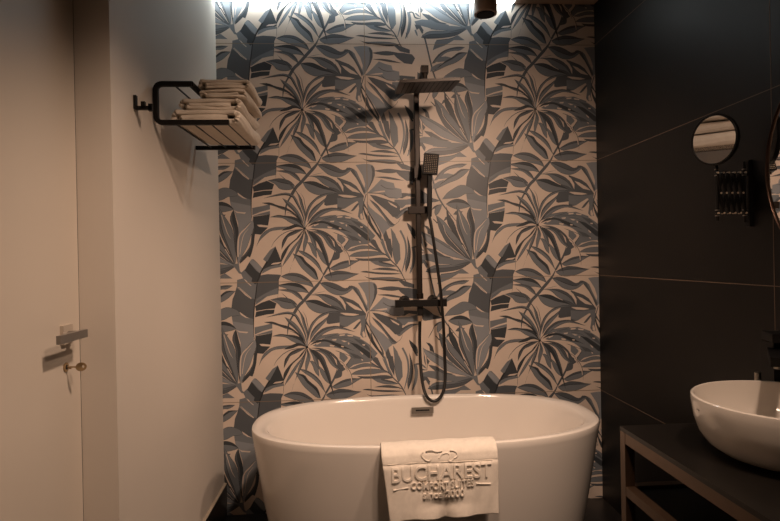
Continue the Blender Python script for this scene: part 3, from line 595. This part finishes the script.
# basin
BX, BY, BZ = -.252, -1.605, VZ
bs = thing('wash_basin', 'round white ceramic vessel basin standing on the black countertop', 'basin', (BX, BY, BZ))
bm = bmesh.new(); R = []
for z, r in ((0, .118), (.003, .13), (.012, .153), (.03, .175), (.055, .19), (.085, .199), (.115, .203), (.132, .2045), (.138, .2035), (.1405, .2), (.139, .197), (.132, .195), (.11, .191), (.08, .18), (.05, .155), (.03, .12), (.022, .08), (.018, .03)):
    R.append([(r*math.cos(2*PI*i/96), r*math.sin(2*PI*i/96)*1.02, z) for i in range(96)])
loft(bm, R, (True, True)); link('bowl', bm, M['ceramic'], bs, smooth=True)
bm = bmesh.new(); cyl(bm, (0, 0, .017), (0, 0, .024), .03, n=32); link('drain', bm, M['steel'], bs, smooth=True)
a0 = math.radians(170)
bm = B(((-.007, -.0012, -.0015), (.007, .0005, .0015))); o = link('maker_mark', bm, M['lever'], bs)
o.location = (.2028*math.cos(a0), .2028*1.02*math.sin(a0), .112); o.rotation_euler = (0, 0, a0+PI/2+PI)
# tap
tp = thing('basin_tap', 'tall black square basin tap beside the white vessel basin', 'tap', (-.122, -1.40, VZ))
link('body', B(((-.024, -.024, 0), (.024, .024, .243))), M['black'], tp, bevel=.003)
bm = B(((-.02, -.19, .205), (.02, -.0, .228))); o = link('spout', bm, M['black'], tp, bevel=.003); o.rotation_euler = (0, 0, math.radians(-35))
bm = bmesh.new(); cyl(bm, (0, -.172, .198), (0, -.172, .206), .013); link('aerator', bm, M['steel'], o, smooth=True)
bm = B(((-.026, -.06, .247), (.026, .026, .27))); o2 = link('lever', bm, M['black'], tp, bevel=.004); o2.rotation_euler = (0, 0, math.radians(-20))
gl = thing('glass_bottle', 'tiny clear glass bottle standing behind the basin next to the tap', 'bottle', (-.135, -1.348, VZ))
bm = bmesh.new(); R = [[(r*math.cos(2*PI*i/24), r*math.sin(2*PI*i/24), z) for i in range(24)] for z, r in ((0, .009), (.002, .011), (.105, .011), (.115, .007), (.12, .006), (.12, .004), (.112, .005), (.1, .0085), (.005, .0085))]
loft(bm, R, (True, True)); link('body', bm, M['glass'], gl, smooth=True)
bm = bmesh.new(); cyl(bm, (0, 0, .1205), (0, 0, .148), .0095, n=20); link('cap', bm, M['steel'], gl, smooth=True)

# ------------------------------------------------------------------ round wall mirror
RM = .32
mr = thing('round_mirror', 'large round mirror with thin dark metal rim on the black wall above the basin', 'mirror', (-.0, -1.582, 1.512))
bm = bmesh.new(); cyl(bm, (-.01, 0, 0), (-.034, 0, 0), RM-.004, n=128); link('mirror_glass', bm, M['mirror'], mr, smooth=True)
bm = bmesh.new(); cyl(bm, (0, 0, 0), (-.01, 0, 0), RM-.06, n=64); link('back_mount', bm, M['black'], mr, smooth=True)
bm = bmesh.new(); R = []
for x, r in ((-.008, RM), (-.038, RM), (-.040, RM-.0015), (-.040, RM-.0035), (-.038, RM-.005), (-.008, RM-.005)):
    R.append([(x, r*math.cos(2*PI*i/160), r*math.sin(2*PI*i/160)) for i in range(160)])
loft(bm, R+[R[0]]); bmesh.ops.remove_doubles(bm, verts=bm.verts, dist=1e-6); link('rim', bm, M['rim'], mr, smooth=True)

# ------------------------------------------------------------------ extending shaving mirror
mk = thing('shaving_mirror', 'small round magnifying mirror on a black folding scissor arm on the black wall', 'mirror', (0, -1.145, 1.36))
bm = bmesh.new(); box(bm, (-.012, -.01, -.008), (0, .01, .205)); cyl(bm, (-.02, 0, .005), (-.02, 0, .2), .0045); 
link('wall_plate', bm, M['black'], mk, bevel=.002)
XE = -.112
bm = bmesh.new(); cyl(bm, (XE, 0, .012), (XE, 0, .2), .0045); link('front_post', bm, M['black'], mk, smooth=True)
NB = 5; dx = (XE+.02)/NB
for k in range(NB):
    for s_, y in ((1, -.003), (-1, .003)):
        x0, x1 = -.02+dx*k, -.02+dx*(k+1)
        zs = (.036, .165) if s_ > 0 else (.165, .036)
        bm = bmesh.new(); sweep(bm, [(x0, y, zs[0]), (x1, y, zs[1])], .0042, square=True, up=(0, 1, 0)); link('scissor_bar', bm, M['black'], mk)
for k in range(NB+1):
    for z in (.036, .165):
        bm = bmesh.new(); cyl(bm, (-.02+dx*k, -.009, z), (-.02+dx*k, .004, z), .003, n=12); link('rivet', bm, M['nozzle'], mk, smooth=True)
for k in range(NB):
    bm = bmesh.new(); cyl(bm, (-.02+dx*(k+.5), -.009, .1), (-.02+dx*(k+.5), .004, .1), .003, n=12); link('rivet', bm, M['nozzle'], mk, smooth=True)
for x in (-.02, XE):
    for z in (.028, .046, .157, .176):
        bm = bmesh.new(); cyl(bm, (x, 0, z-.0015), (x, 0, z+.0015), .0065, n=16); link('collar', bm, M['steel'], mk, smooth=True)
nrm = Vector(MKN).normalized()
hd = thing('x', '', '', (0, 0, 0)); bpy.data.objects.remove(hd)
disc = bmesh.new(); RR = .080
rot = nrm.to_track_quat('Z', 'Y').to_matrix().to_4x4()
def ringz(prof, n=96): return [[(r*math.cos(2*PI*i/n), r*math.sin(2*PI*i/n), z) for i in range(n)] for r, z in prof]
loft(disc, ringz([(RR, -.008), (RR+.001, -.004), (RR+.001, .004), (RR-.001, .006), (RR-.005, .006), (RR-.006, .003)])); 
bmesh.ops.contextual_create(disc, geom=[e for e in disc.edges if e.is_boundary and e.verts[0].co.z < -.007])
fr = link('mirror_frame', disc, M['black'], mk, smooth=True)
fr.matrix_basis = Matrix.Translation((MKC[0], MKC[1]+1.145, MKC[2]-1.36)) @ rot
g = bmesh.new(); F = MKF
prof = [(RR-.0055, 0)]; K = 16
rr = [(RR-.0055)*(1-k/K) for k in range(K)]
loft(g, ringz([(r, .003+(r*r)/(4*F)-.0009) for r in rr]+[(.0006, .003-.0009)], 96), (False, True))
gm = link('mirror_glass', g, M['mirror'], fr, smooth=True)
bm = bmesh.new()
sweep(bm, rounded([(XE, 0, .19), (XE, 0, .21), (MKC[0]+.004, MKC[1]+1.145+.016, MKC[2]-1.36-RR-.004), (MKC[0]+.006, MKC[1]+1.145+.012, MKC[2]-1.36-.05)], .012), .004, n=10); link('mirror_stem', bm, M['black'], mk, smooth=True)

# ------------------------------------------------------------------ camera
cam = bpy.data.cameras.new('camera'); co = bpy.data.objects.new('camera', cam); COL.objects.link(co); S.camera = co
cam.sensor_width = 36; cam.lens = 567.07/780*36; cam.clip_start = .05
yaw, pitch, roll = .0629, -.0028, .0191
fw = Vector((math.sin(yaw)*math.cos(pitch), math.cos(yaw)*math.cos(pitch), math.sin(pitch)))
r0 = Vector((math.cos(yaw), -math.sin(yaw), 0)); u0 = r0.cross(fw)
r1 = r0*math.cos(roll)-u0*math.sin(roll); u1 = r0*math.sin(roll)+u0*math.cos(roll)
mx = Matrix((r1, u1, -fw)).transposed().to_4x4(); mx.translation = (-1.2729, -2.8887, 1.2703); co.matrix_world = mx
w = bpy.data.worlds.new('world'); S.world = w; w.use_nodes = True; w.node_tree.nodes['Background'].inputs[0].default_value = (0, 0, 0, 1)
S.view_settings.view_transform = 'Standard'; S.view_settings.look = 'None'; S.view_settings.gamma = 1; S.view_settings.exposure = EXPO
S.view_settings.use_curve_mapping = False
S.cycles.use_denoising = True; S.cycles.max_bounces = 8; S.cycles.sample_clamp_indirect = 4
S.cycles.caustics_reflective = False
